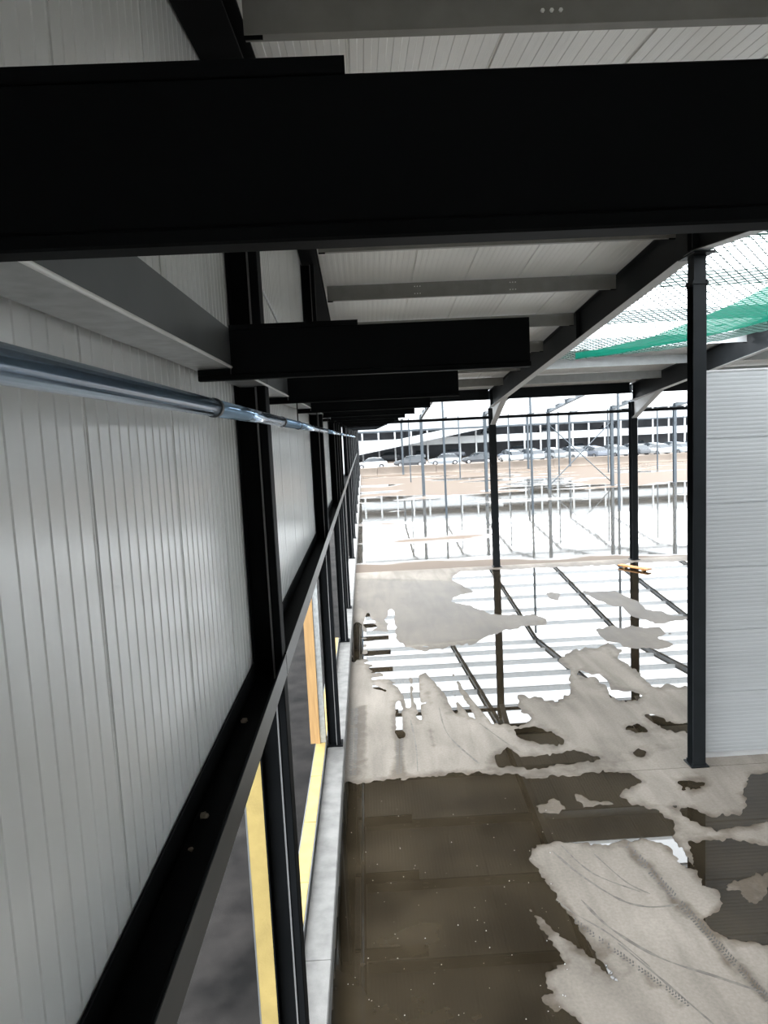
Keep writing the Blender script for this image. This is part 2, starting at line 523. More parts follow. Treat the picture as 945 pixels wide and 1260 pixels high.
# ------------------------------------------------------------------ STRUCTURE: floor, ground
floor = empty('floor'); tag(floor, 'pale concrete slab with wheel marks and rain puddles', None, None, 'structure')


def slab(x0, x1, y0, y1, step, parent, name='slab'):
    nx = max(2, int((x1-x0)/step)+1); ny = max(2, int((y1-y0)/step)+1)
    gx, gy = np.meshgrid(np.linspace(x0, x1, nx), np.linspace(y0, y1, ny))
    P = np.stack([gx.ravel(), gy.ravel(), np.zeros(gx.size)], 1)
    vs = [tuple(p) for p in P]
    fs = [(j*nx+i, j*nx+i+1, (j+1)*nx+i+1, (j+1)*nx+i) for j in range(ny-1) for i in range(nx-1)]
    # slab edges
    n0 = len(vs)
    ring = [(x0, y0), (x1, y0), (x1, y1), (x0, y1)]
    vs += [(a, b, 0) for a, b in ring]+[(a, b, -.2) for a, b in ring]
    fs += [(n0+i, n0+4+i, n0+4+(i+1) % 4, n0+(i+1) % 4) for i in range(4)]
    o = mesh_obj(name, vs, fs, 'floor', parent)
    px, py = to_pix(P)
    ok = P[:, 1] > 3
    d = np.where(ok, damp_field(np.where(ok, px, 0), np.where(ok, py, 0)), .2)
    a = o.data.attributes.new('damp', 'FLOAT', 'POINT')
    a.data.foreach_set('value', np.concatenate([d, np.zeros(8)]).astype(np.float32))
    return o


JOINT = 10.40
slab(-.62, 12.5, Y_BACK, JOINT-.006, .12, floor)
slab(-.62, 12.5, JOINT+.006, 27.5, .12, floor)
slab(12.512, 17.2, Y_BACK, JOINT-.006, 1.0, floor)
slab(12.512, 17.2, JOINT+.006, 27.5, 1.0, floor)
tag(MB().box(-.62, 17.2, Y_BACK, 27.5, -.3, -.2).build('slab_base', 'plinth', floor), None)

g = mesh_obj('ground', [(-.9, 27.5, -.03), (60, 27.5, -.03), (60, 93, -.03), (-.9, 93, -.03)], [(0, 1, 2, 3)], 'flood')
tag(g, 'flooded muddy site ground beyond the slab edge', None, None, 'structure')
g = mesh_obj('ground', [(-60, -30, -.25), (-.62, -30, -.25), (-.62, 93, -.25), (-60, 93, -.25)], [(0, 1, 2, 3)], 'asphalt')
tag(g, 'dark asphalt yard outside the gable wall', None, None, 'structure')
# raised car yard behind a low retaining wall
ry = MB().box(-60, 90, 94.0, 200, -.4, .75).build('car_yard', 'sand_wall'); tag(ry, 'beige car yard behind the retaining wall', None, None, 'structure')
rw = empty('wall_far', (0, 0, 0)); tag(rw, 'low beige retaining wall below the parked cars', None, None, 'structure')
xx = -14.0; k = 0
while xx < 62:
    L = 7.8
    MB().box(xx+.02, xx+L-.02, 93.2+.05*(k % 2), 93.95, -.3, .92+.06*((k*7) % 3)).build('block', 'sand_wall', rw)
    xx += L; k += 1

# ------------------------------------------------------------------ STRUCTURE: walls
def rib_profile(width, period, depth, ramp, seam=.007, seam_d=.02):
    """(u, v): u along the panel width, v outwards; edges recessed as the joint"""
    p = [(0, -seam_d), (seam, -seam_d), (seam+.002, 0)]
    n = int(round((width-2*seam)/period)); per = (width-2*seam-.004)/n
    for i in range(n):
        a = seam+.002+i*per
        p += [(a+per*.46, 0), (a+per*.46+ramp, -depth), (a+per*.96-ramp, -depth), (a+per*.96, 0)]
    p += [(width-seam-.002, 0), (width-seam, -seam_d), (width, -seam_d)]
    return p


wall_left = empty('wall_left'); tag(wall_left, 'gable wall of white ribbed sandwich panels above open window bays', None, None, 'structure')
prof_w = rib_profile(1.0, .10, .0035, .005)
RAIL_Z = 3.72


def wall_panel(y0, ztop, zbot, parent):
    b = MB()
    b.strip(prof_w, (WX, y0, zbot), (WX, y0, ztop), Y_, X_)
    # back and edges of the sandwich core
    b.add([(WX-.021, y0, zbot), (WX-.021, y0+1, zbot), (WX-.14, y0+1, zbot), (WX-.14, y0, zbot),
           (WX-.021, y0, ztop), (WX-.021, y0+1, ztop), (WX-.14, y0+1, ztop), (WX-.14, y0, ztop)],
          [(0, 1, 2, 3), (2, 3, 7, 6), (0, 3, 7, 4), (1, 2, 6, 5), (4, 5, 6, 7)])
    return mesh_obj('panel', b.v, b.f, 'panel', parent)


y0 = 2.22-9
while y0 < 93:
    wall_panel(y0, min(roof_z(y0), roof_z(y0+1))-.0, RAIL_Z+.02, wall_left)
    y0 += 1.0

# plinth along the gable wall
pl = empty('trim_1'); tag(pl, 'grey concrete plinth kerb along the foot of the gable wall', None, None, 'structure')
yy = Y_BACK; 
while yy < 93:
    e = min(yy+6.4, 93)
    MB().ext(chamfer([(-.87, -.25), (-.575, -.25), (-.575, .25), (-.87, .25)], .012), (0, yy+.004, 0), (0, e-.004, 0), X_, Z_).build('kerb_block', 'plinth', pl)
    yy = e

# unseen wall added behind the viewer to keep light off near steel
wb = empty('wall_back_added'); tag(wb, 'unseen white panel wall added behind the viewer to block light', None, None, 'structure')
for i in range(18):
    x = -.85+i
    MB().ext(chamfer([(0.004, 0), (.996, 0), (.996, .12), (0.004, .12)], .01), (x, Y_BACK-.13, 0), (x, Y_BACK-.13, 6.86), X_, Y_).build('panel', 'panel', wb)

# white partition of six horizontal panels beside the ridge post
wr = empty('wall_right'); tag(wr, 'white partition wall of six horizontal panels beside the ridge post', None, None, 'structure')
prof_h = rib_profile(1.0, .06, .0016, .006, .005, .012)
for i in range(6):
    for j in range(2):
        z0 = .09+i*1.0; xa = 5.12+j*6.0; xb = xa+5.99
        b = MB()
        b.strip(prof_h, (xa, 10.66, z0), (xb, 10.66, z0), Z_, (0, -1, 0))
        b.add([(xa, 10.672, z0), (xb, 10.672, z0), (xb, 10.672, z0+1), (xa, 10.672, z0+1), (xa, 10.78, z0), (xb, 10.78, z0), (xb, 10.78, z0+1), (xa, 10.78, z0+1)],
              [(4, 5, 6, 7), (0, 4, 7, 3), (1, 5, 6, 2), (0, 1, 5, 4), (3, 2, 6, 7)])
        mesh_obj('panel', b.v, b.f, 'partition', wr)
MB().box(5.12, 17.1, 10.69, 10.78, 0, .09).build('sole_plate', 'white_metal', wr)
MB().box(5.10, 17.1, 10.655, 10.79, 6.09, 6.115).build('capping', 'white_metal', wr)

# roof sheeting
ceil = empty('ceiling'); tag(ceil, 'white ribbed roof panels on steel purlins', None, None, 'structure')
prof_r = rib_profile(1.0, .10, .0035, .005)


def roof_panel(x0, ya, yb, width=1.0):
    b = MB()
    pr = prof_r if abs(width-1) < 1e-6 else rib_profile(width, .10, .0035, .005)
    za, zb = roof_z(ya), roof_z(yb)
    b.strip(pr, (x0, ya, za), (x0, yb, zb), X_, (0, 0, -1))
    q = [(x0, ya, za+.021), (x0+width, ya, za+.021), (x0+width, yb, zb+.021), (x0, yb, zb+.021)]
    q += [(a, c, d+.1) for a, c, d in q]
    b.add(q, [(4, 5, 6, 7), (0, 1, 5, 4), (1, 2, 6, 5), (2, 3, 7, 6), (3, 0, 4, 7)])
    return mesh_obj('roof_panel', b.v, b.f, 'roof_panel', ceil)


for i in range(6):
    x = -.97+i*1.0
    wd = 1.0 if i < 5 else 1.02
    roof_panel(x, RIDGE, EAVE+.2, wd); roof_panel(x, Y_BACK, RIDGE, wd)
for i in range(12):
    x = 5.05+i*1.0
    if x < 10:
        roof_panel(x, 20.6, EAVE+.2); roof_panel(x, Y_BACK, 3.0)  # second sheet: unseen roof added to cut daylight
    else:
        roof_panel(x, RIDGE, EAVE+.2); roof_panel(x, Y_BACK, RIDGE)  # roof added over the outer bays to cut interior light
# unseen side wall added behind the partition to cut interior light
ws = empty('wall_side_added'); tag(ws, 'unseen white panel wall added behind the partition to cut daylight', None, None, 'structure')
for i in range(33):
    y = Y_BACK+i*1.02
    MB().ext(chamfer([(0, 0.004), (.12, 0.004), (.12, 1.016), (0, 1.016)], .01), (17.2, y, 0), (17.2, y, min(roof_z(y), roof_z(y+1.02))), X_, Y_).build('panel', 'panel', ws)

# ------------------------------------------------------------------ STEEL: gable wall columns
COLS = [-1.9, 4.9, 11.45, 17.45, 20.9, 29.5, 35.3, 41.2, 47.0, 53.0, 60.8, 70, 80, 90]
CH = .205
CP = .150


def wall_column(y, ztop, name='steel_column'):
    t = empty(name, (WX+.005+CH/2, y, .25))
    # H section: web across the wall, flanges parallel to it
    pr = [(b-CH/2+CP/2, a) for a, b in I_prof(.20, CP, .012, .009, .002)]
    MB().ext(chamfer([(CP-CH/2+.001, -.095), (CH/2, -.095), (CH/2, .095), (CP-CH/2+.001, .095)], .006), (0, 0, .018), (0, 0, ztop-.25), X_, Y_).build('front_tube', 'black', t)
    MB().ext(pr, (0, 0, .015), (0, 0, ztop-.25), X_, Y_).build('profile', 'black', t)
    tag(MB().box(CP-CH/2-.0125, CP-CH/2-.001, -.104, -.1003, .02, ztop-.26).build('flange_edge', 'edge_grey', t), 'pale edge of the room-side flange')  # paler strip along the edge of the room-side flange
    MB().box(-.125, .14, -.13, .13, 0, .018).build('base_plate', 'black', t)
    for sx in (-.08, .09):
        for sy in (-.095, .095):
            MB().tube([(sx, sy, .018), (sx, sy, .05)], .012, 6).build('anchor_bolt', 'black', t)
    return t


names = {4.9: 'black steel column between the first two window bays, beside the yellow foam reveal',
         11.45: 'black steel column beside the orange timber reveal on the concrete plinth',
         17.45: 'black steel column on the plinth beyond the timber reveal',
         20.9: 'black steel post on the plinth beside the silty puddle edge'}
for y in COLS:
    zt = roof_z(y)-.30
    c = wall_column(y, zt)
    if y in names:
        tag(c, names[y], 'column')
    elif y < 4:
        tag(c, 'black steel gable column behind the viewpoint, on the plinth', 'column')
    else:
        tag(c, 'dark steel gable column on the plinth alongside the flooded ground', 'column', 'gable columns of the flooded hall')

# window rails: U channels between the columns
Z_R0, Z_R1 = RAIL_Z+.01, RAIL_Z+.165
rail_labels = ['black U-shaped window rail with mortar lumps in it, below the ribbed wall panels',
               'black U-shaped window rail above the yellow foam sill']
ri = 0
for a, bb in zip(COLS[:-1], COLS[1:]):
    if a > 60: break
    L0, L1 = a+.012, bb-.012
    pr = chamfer([(-.845, Z_R0), (-.628, Z_R0), (-.628, Z_R1), (-.640, Z_R1), (-.640, Z_R0+.012), (-.833, Z_R0+.012), (-.833, Z_R1-.02), (-.845, Z_R1-.02)], .002)
    # the rail runs past the column web on the room side, notched between the flanges
    o = empty('window_rail', (0, L0, 0))
    MB().ext(pr, (0, 0, 0), (0, L1-L0, 0), X_, Z_).build('channel', 'black', o)
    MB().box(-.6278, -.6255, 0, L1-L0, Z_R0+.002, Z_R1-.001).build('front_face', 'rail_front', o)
    if a == -1.9: tag(o, rail_labels[0], 'rail')
    elif a == 4.9: tag(o, rail_labels[1], 'rail')
    else: tag(o, '%s dark window rail beyond the column beside the orange timber reveal' % 'first second third fourth fifth sixth seventh eighth ninth'.split()[COLS.index(a)-2], 'rail', 'far window rails')

# mortar lumps lying in the nearest rail
for (yy_, s) in ((4.05, .022), (3.0, .02), (2.75, .011)):
    bm = bmesh.new(); bmesh.ops.create_icosphere(bm, subdivisions=2, radius=s)
    for v in bm.verts: v.co *= 1+random.uniform(-.3, .3); v.co.z *= .7
    me = bpy.data.meshes.new('mortar_lump'); bm.to_mesh(me); bm.free(); me.materials.append(M['mortar'])
    o = bpy.data.objects.new('mortar_lump', me); COL.objects.link(o); o.location = (-.79, yy_, Z_R0+.012+s*.55)
    tag(o, 'small mortar lump lying in the black window rail', 'debris', 'mortar lumps in the window rail')

# window bay reveals and sills
t = empty('reveal_panel', (-.92, 5.02, .05))
MB().box(-.072, .066, -.09, .12, 0, 3.66).build('foam_core', 'foam', t)
MB().box(-.085, -.074, -.088, .12, 0, 3.66).build('outer_skin', 'skin_grey', t)
MB().box(.067, .069, -.088, .12, 0, 3.66).build('inner_skin', 'skin_grey', t)
tag(t, 'wall panel strip with yellow foam core edge, behind the nearest black column', 'wall panel')
t = empty('timber_reveal', (-1.0, 11.3, .36))
MB().box(-.125, .03, -.05, .1, 0, 3.3).build('timber_stud', 'timber', t)
MB().box(.032, .125, -.02, .1, 0, 3.3).build('metal_trim', 'galv', t)
tag(t, 'orange timber reveal with grey metal trim standing on the yellow foam sill', 'window reveal')


def sill(ya, yb, n, label):
    t = empty('sill_panel', (-.96, ya, -.2))
    MB().box(-.09, -.08, 0, yb-ya, 0, .56).build('outer_skin', 'skin_grey', t)
    MB().box(.08, .09, 0, yb-ya, 0, .55).build('inner_skin', 'skin_grey', t)
    MB().box(-.08, .08, 0, yb-ya, 0, .50).build('core', 'foam', t)
    L = (yb-ya)/n
    for i in range(n):
        MB().ext(chamfer([(-.079, .50), (.079, .50), (.079, .555+.004*(i % 2)), (-.079, .555+.004*((i+1) % 2))], .004),
                 (0, i*L+.006, 0), (0, (i+1)*L-.006, 0), X_, Z_).build('foam_block', 'foam', t)
    tag(t, label, 'window sill')


sill(5.05, 11.4, 5, 'yellow foam-cored sill panel in the bay of the orange timber reveal')
sill(-1.8, 4.85, 5, 'yellow foam-cored sill panel in the bay before the nearest column')
sill(11.55, 17.4, 5, 'yellow foam-cored sill panel beyond the orange timber reveal')

# gable rafter on top of the wall columns
for ya, yb, lab in ((Y_BACK, RIDGE, 'dark gable roof beam rising along the wall top to the ridge'), (RIDGE, EAVE, 'dark gable roof beam falling along the wall top from the ridge')):
    o = MB().ext(I_prof(.25, .26, .016, .01), (-.71, ya, roof_z(ya)-.15), (-.71, yb, roof_z(yb)-.15), X_, Z_).build('gable_beam', 'black')
    tag(o, lab, 'beam')

# edge beams: galvanised C section, shaded web and floor-lit flange set by colour
EB0, EB1 = 5.757, 5.952
i = 0
for a, bb in zip(COLS[:-1], COLS[1:]):
    if a > 47: break
    o = empty('edge_beam', (0, a+.012, 0)); L = bb-a-.024
    pr = [(-.635-u, EB0+v) for u, v in chamfer([(0, .008), (.006, .008), (.006, .189), (.185, .189), (.185, .195), (0, .195)], .002)]
    MB().ext(pr, (0, 0, 0), (0, L, 0), X_, Z_).build('web', 'galv_shaded', o)  # shade on the web painted in as a darker grey
    MB().ext(chamfer([(-.82, EB0), (-.632, EB0), (-.632, EB0+.0075), (-.82, EB0+.0075)], .002), (0, 0, 0), (0, L, 0), X_, Z_).build('bottom_flange', 'galv', o)
    MB().tube([(-.634, 0, EB0+.006), (-.634, L, EB0+.006)], .007, 10).build('rolled_edge_glint', 'bolt', o, True)  # corner highlight painted as a bright strip along the bend
    if a < 0: tag(o, 'grey steel edge beam above the polished pipe, before the nearest column', 'beam')
    else: tag(o, 'grey steel edge beam along the gable wall, carried on bracket ends', 'beam', 'edge beams along the gable wall')

# cantilever brackets
def bracket(y):
    t = empty('cantilever_bracket', (0, y, 5.70))
    b = MB()
    b.ext(C_prof(.05, .215, .008, 0, .003), (-.634, -.03, .027), (.85, -.03, .027), Y_, Z_)
    b.build('web_channel', 'black', t)
    MB().ext(chamfer([(-.035, 0), (.022, 0), (.022, .026), (-.035, .026)], .004), (-.80, 0, 0), (.855, 0, 0), Y_, Z_).build('bottom_flange', 'black', t)
    MB().box(-.80, -.64, -.034, .02, .0265, .055).build('seat_block', 'black', t)
    MB().box(-.634, 0.0, -.032, .03, .2425, .266).build('top_plate', 'black', t)
    MB().box(.838, .852, -.028, .019, .03, .24).build('end_plate', 'black', t)
    return t


BR = [1.16, 3.6]+[6.26+2.66*k for k in range(16)]
BR = [y for y in BR if min(abs(y-c) for c in COLS) > .0]
lab_br = {0: 'black steel cantilever bracket with a step in its top, before the nearest wall column',
          1: 'black steel cantilever bracket next to the nearest wall column',
          }
protos = None
ORD0 = 'first second third fourth fifth sixth seventh eighth ninth tenth eleventh twelfth thirteenth fourteenth fifteenth sixteenth'.split()
for i, y in enumerate(BR):
    if protos is None:
        protos = bracket(y); t = protos
    else:
        t = copy_tree(protos); t.location = (0, y, 5.70)
    if i in lab_br: tag(t, lab_br[i], 'bracket', 'cantilever brackets along the gable wall')
    else: tag(t, '%s black cantilever bracket past the nearest wall column along the gable wall' % ORD0[i-2], 'bracket', 'cantilever brackets along the gable wall')

# polished pipe under the brackets
t = empty('pipe', (-.565, 0, 0)); tag(t, 'polished steel pipe with black couplings running along the gable wall', 'pipe')


def pz(y): return 5.545-.0055*y


py_list = [-2.5, 2.75, 5.0, 11, 17, 23, 29, 35, 41, 47]
for a, bb in zip(py_list[:-1], py_list[1:]):
    MB().tube([(0, a+.012, pz(a)), (0, bb-.012, pz(bb))], .034, 24).build('pipe_length', 'pipe', t, True)
for y in py_list[1:-1]:
    MB().tube([(0, y-.022, pz(y)), (0, y-.018, pz(y)), (0, y+.018, pz(y)), (0, y+.022, pz(y))], [.033, .0375, .0375, .033], 20).build('coupling', 'rubber', t)
for y in BR[2:14]:
    h = MB(); h.tube([(0, y, pz(y)-.036), (0, y, pz(y)+.03), (0, y, 5.699)], .006, 6); h.tube([(0, y-.012, pz(y)), (0, y+.012, pz(y))], .039, 12)
    h.build('hanger', 'rubber', t)

# wind brace rod on the gable wall
b = MB(); b.tube([(-.78, 5.02, 6.75), (-.74, 11.3, 5.98)], .011, 8)
t = empty('brace_rod', (0, 0, 0)); b.build('rod', 'galv', t)
b = MB(); b.tube([(-.77, 5.55, 6.70), (-.77, 5.62, 6.72), (-.77, 5.8, 6.70), (-.77, 5.82, 6.64), (-.77, 5.62, 6.66), (-.77, 5.55, 6.70)], .007, 6); b.build('turnbuckle', 'black', t)
tag(t, 'thin galvanised brace rod with turnbuckle on the gable wall between columns', 'brace')

# ------------------------------------------------------------------ STEEL: portal frames
def rafter(x, ya, za, yb, zb, material, h=.62, wd=.21, light=False):
    t = empty('rafter', (x, ya, za))
    A = Vector((0, 0, h/2)); B = Vector((0, yb-ya, zb-za+h/2))
    MB().ext(I_prof(wd, h, .02, .014, .003), A, B, X_, Z_).build('profile', material, t)
    if light:  # floor light on the flange underside painted in as a pale face
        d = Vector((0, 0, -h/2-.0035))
        tag(MB().ext(chamfer([(-wd/2, -.003), (wd/2, -.003), (wd/2, .003), (-wd/2, .003)], .001), A+d, B+d, X_, Z_).build('flange_lit_face', 'white_metal', t), 'bottom flange underside with floor light painted in pale grey')
    L = yb-ya; s = (zb-za)/L
    for f in (.004, .33, .985):
        yy = f*L
        MB().box(-wd/2+.004, wd/2-.004, yy, yy+.02, s*yy+.02, s*yy+h-.02).build('stiffener', material, t)
    return t


def rb(y): return roof_z(y)-.64


# first hall: ridge post, columns at the slab edge, rafters
t = empty('ridge_post', (4.98, RIDGE, 0))
MB().ext(I_prof(.20, .20, .013, .01), (0, 0, .02), (0, 0, 7.34), X_, Y_).build('profile', 'anthra', t)
MB().box(-.14, .14, -.14, .14, 0, .022).build('base_plate', 'anthra', t)
MB().box(-.12, .12, -.12, .12, 7.34, 7.365).build('cap_plate', 'anthra', t)
MB().box(-.09, .09, -.10, .10, 7.366, 7.745).build('head_block', 'anthra', t)
MB().box(-.16, .16, -.26, .26, 7.745, 7.77).build('saddle_plate', 'anthra', t)
for sx in (-.1, .1):
    for sy in (-.1, .1):
        MB().tube([(sx, sy, 7.31), (sx, sy, 7.40)], .014, 6).build('bolt', 'anthra', t)
        MB().tube([(sx, sy, .022), (sx, sy, .06)], .014, 6).build('bolt', 'anthra', t)
tag(t, 'slim black ridge post on a base plate at the end of the white partition', 'post')

rl = {4.98: 'deep black rafter between roofed bay and green netting',
      10.45: 'dark roof rafter behind the netting, over the white partition'}
for x in GRID[:3]:
    for ya, yb, side in ((RIDGE+.012, EAVE, 'falling from the ridge'), (RIDGE-.012, Y_BACK+.1, 'running back from the ridge')):
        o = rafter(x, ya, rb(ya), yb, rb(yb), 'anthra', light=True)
        tag(o, (rl.get(x, 'dark roof rafter over the open bays beyond the partition'))+', '+side, 'rafter')


def frame_column(x, y, ztop, material, wd=.24, thin=False):
    t = empty('steel_column', (x, y, -.03 if y > EAVE+.3 else 0))
    h = .12 if thin else .30
    w2 = .12 if thin else wd
    MB().ext([(a, b2) for a, b2 in I_prof(w2, h, .014, .01)], (0, 0, .02), (0, 0, ztop), X_, Y_).build('profile', material, t)
    MB().box(-w2*.7, w2*.7, -h*.65, h*.65, 0, .022).build('base_plate', material, t)
    return t


lbl27 = {4.98: 'black steel column at the slab edge standing clear of other posts', 10.45: 'black steel column at the slab edge beside the orange plank'}
for x in GRID:
    c = frame_column(x, EAVE, 6.18, 'anthra')
    # sloping haunch bracket under the rafter
    b = MB(); b.add([(-.10, -.16, 5.55), (.10, -.16, 5.55), (.10, -2.6, 6.455), (-.10, -2.6, 6.455), (.10, -.16, 5.57), (-.10, -.16, 5.57), (.10, -2.6, 6.477), (-.10, -2.6, 6.477)],
                    [(0, 1, 2, 3), (5, 4, 6, 7), (0, 3, 7, 5), (1, 4, 6, 2)])
    b.build('haunch_flange', 'white_metal', c)
    b = MB(); b.add([(-.006, -.16, 5.575), (-.006, -2.6, 6.47), (-.006, -.16, 6.2), (.006, -.16, 5.575), (.006, -2.6, 6.47), (.006, -.16, 6.2)], [(0, 1, 2), (5, 4, 3), (0, 1, 4, 3), (1, 2, 5, 4), (2, 0, 3, 5)])
    b.build('haunch_web', 'white_metal', c)
    tag(c, lbl27.get(x, 'black steel column at the slab edge beyond the partition'), 'column', None if x in lbl27 else 'slab edge columns')

# eave members at the slab edge
xs = [-.60]+GRID
for qi, (a, bb) in enumerate(zip(xs[:-1], xs[1:])):
    bay = ['in the bay beside the gable wall', 'between the two black slab edge columns', 'past the plank column', 'fourth from the gable wall', 'fifth from the gable wall', 'sixth from the gable wall'][qi]
    o = MB().ext(I_prof(.22, .40, .016, .01), (a+.11, EAVE-.0, 6.71), (bb-.11, EAVE-.0, 6.71), Y_, Z_).build('eave_beam', 'anthra')
    tag(o, 'dark eave beam over the slab edge, '+bay, 'beam', 'eave beams over the slab edge')
    o = MB().ext(chamfer([(-.05, -.055), (.05, -.055), (.05, .055), (-.05, .055)], .008), (a+.125, EAVE-.02, 5.83), (bb-.125, EAVE-.02, 5.83), Y_, Z_).build('tie_tube', 'anthra')
    tag(o, 'slim black tie tube below the eave beam, '+bay, 'beam', 'tie tubes along the slab edge')


# purlins
def purlin_mesh(L, material, bolts):
    t = empty('purlin')
    MB().ext(C_prof(.075, .27, .005, .025, .002), (0, 0, 0), (L, 0, 0), Y_, Z_).build('profile', material, t)
    if bolts:
        b = MB()
        for fx in (L*.31, L*.64):
            for dx in (-.05, 0, .05):
                for dz in (.07, .20):
                    b.tube([(fx+dx, -.008, dz), (fx+dx, .001, dz)], .012, 6)
        o = b.build('bolt_heads', 'bolt', t); tag(o, kind='stuff')
    for xx in (.0, L-.10):
        MB().box(xx, xx+.10, .006, .018, -.02, .2).build('cleat', 'black', t)
    return t


P_NEAR = [-4.2, -1.4, 1.35, 4.1, 6.85, 9.6, 10.95, 13.5, 16.2, 18.95, 21.7, 24.4]
pro = {}
ORD = ['first', 'second', 'third', 'fourth', 'fifth', 'sixth', 'seventh', 'eighth', 'ninth', 'tenth', 'eleventh', 'twelfth', 'thirteenth', 'fourteenth',
       'fifteenth', 'sixteenth', 'seventeenth', 'eighteenth', 'nineteenth', 'twentieth', 'twenty-first', 'twenty-second', 'twenty-third', 'twenty-fourth']


def place_purlin(key, x, y, L, material, bolts, label, group):
    if key not in pro:
        pro[key] = purlin_mesh(L, material, bolts); t = pro[key]
    else:
        t = copy_tree(pro[key])
    ln = min(roof_z(y), roof_z(y+.075))
    t.location = (x, y, ln-.275)
    tag(t, label, 'purlin', group)


for y in P_NEAR:
    up = [q for q in P_NEAR if (q > RIDGE) == (y > RIDGE)]
    o_ = ORD[sorted(up, key=lambda q: abs(q-RIDGE)).index(y)]
    sl = 'slab-edge slope' if y > RIDGE else 'opposite slope'
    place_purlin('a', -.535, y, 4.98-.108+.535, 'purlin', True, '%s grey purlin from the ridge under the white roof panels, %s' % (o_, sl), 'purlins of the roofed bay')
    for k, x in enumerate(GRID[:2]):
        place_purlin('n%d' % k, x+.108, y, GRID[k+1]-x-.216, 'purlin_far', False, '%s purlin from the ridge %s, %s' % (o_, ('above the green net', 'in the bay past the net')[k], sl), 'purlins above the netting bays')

# ------------------------------------------------------------------ far unroofed hall
ROWS_V = [EAVE, 60.9, 94.5-1.8]
for x in GRID:
    for (y, kind) in ((44.1, 'r'), (60.9, 'v'), (77.7, 'r'), (92.4, 'v')):
        thin = kind == 'r'
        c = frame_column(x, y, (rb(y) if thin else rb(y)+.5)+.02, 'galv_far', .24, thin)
        tag(c, {44.1: 'slim grey ridge post in flood water, first row past the slab edge, %s from gable' % ORD[GRID.index(x)],
                60.9: 'grey column in flood water mid unroofed hall, %s from gable' % ORD[GRID.index(x)],
                77.7: 'slim grey ridge post on the muddy far side, %s from gable' % ORD[GRID.index(x)],
                92.4: 'grey steel column in front of the beige retaining wall, %s from gable' % ORD[GRID.index(x)]}[y], 'column', 'columns of the unroofed hall, row %d' % round(y))
    for (ya, yb) in ((EAVE+.2, 44.08), (60.88, 44.12), (60.92, 77.68), (92.4, 77.72)):
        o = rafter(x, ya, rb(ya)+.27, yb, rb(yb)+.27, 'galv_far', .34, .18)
        tag(o, 'grey rafter, %s frame from the gable wall, %s span past the slab edge' % (ORD[GRID.index(x)], {EAVE+.2: 'first', 60.88: 'second', 60.92: 'third', 92.4: 'fourth'}[ya]), 'rafter', 'rafters of the unroofed hall')
for j, y in enumerate([30.2+2.8*k for k in range(23)]):
    if abs(y-44.1) < .3: y -= .4
    for k, x in enumerate([-.60]+GRID[:-1]):
        L = GRID[k]-x-.19
        place_purlin('f%d' % (0 if k == 0 else 1 if k == 1 else 2), x+.095, y, L, 'purlin_far', False, '%s grey purlin past the slab edge, %s' % (ORD[j], ['in the bay beside the gable', 'in the second open bay from the gable', 'in the third open bay from the gable', 'in the fourth open bay from the gable', 'in the fifth open bay from the gable', 'in the sixth open bay from the gable'][k]), 'purlins of the unroofed hall')
# tie tubes of the far rows
for y in (60.9, 92.4):
    for qi, (a, bb) in enumerate(zip(xs[:-1], xs[1:])):
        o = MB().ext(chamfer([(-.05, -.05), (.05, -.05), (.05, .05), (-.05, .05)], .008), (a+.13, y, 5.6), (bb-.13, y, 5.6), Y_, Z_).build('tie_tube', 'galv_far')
        tag(o, 'slim grey tie tube %s, %s from the gable wall' % ('in mid unroofed hall' if y < 70 else 'near the retaining wall', ORD[qi]), 'beam', 'tie tubes of the unroofed hall')
# cross bracing
t = empty('cross_brace', (0, 60.9, 0))
for a, bb in (((16.0, 0, .3), (21.4, 0, 5.5)), ((16.0, 0.06, 5.5), (21.4, 0.06, .3))):
    MB().tube([a, bb], .045, 8).build('brace_rod', 'galv_far', t)
tag(t, 'crossed grey brace rods between two columns of the unroofed hall', 'brace')

# orange plank by the column foot
A = gz(763, 691, .2); B = gz(799, 697, .2)
t = empty('timber_plank', (float(A[0]+B[0])/2, float(A[1]+B[1])/2, 0), math.atan2(B[1]-A[1], B[0]-A[0]))
L = float(np.linalg.norm(B-A))
MB().ext(chamfer([(-.12, .06), (.12, .06), (.12, .105), (-.12, .105)], .005), (-L/2, 0, 0), (L/2, 0, 0), Y_, Z_).build('board', 'plank', t)
for s in (-.32, .32):
    MB().box(s*L-.05, s*L+.05, -.08, .08, 0.005, .059).build('support_block', 'timber', t)
tag(t, 'orange timber plank on blocks at the foot of a slab edge column', 'plank')

# ------------------------------------------------------------------ safety net in the open roof bay
net = empty('safety_net', (0, 0, 0)); tag(net, 'green safety net slung under the open roof bay beside the deep rafter', 'safety net')
NX0, NX1, NY0, NY1 = 5.10, 10.32, 2.0, 19.6


def net_z(x, y):
    u = (x-NX0)/(NX1-NX0); v = (y-NY0)/(NY1-NY0)
    return roof_z(y)-.36-.32*math.sin(math.pi*min(max(u, 0), 1))*math.sin(math.pi*min(max(v, 0.02), .98))**.5


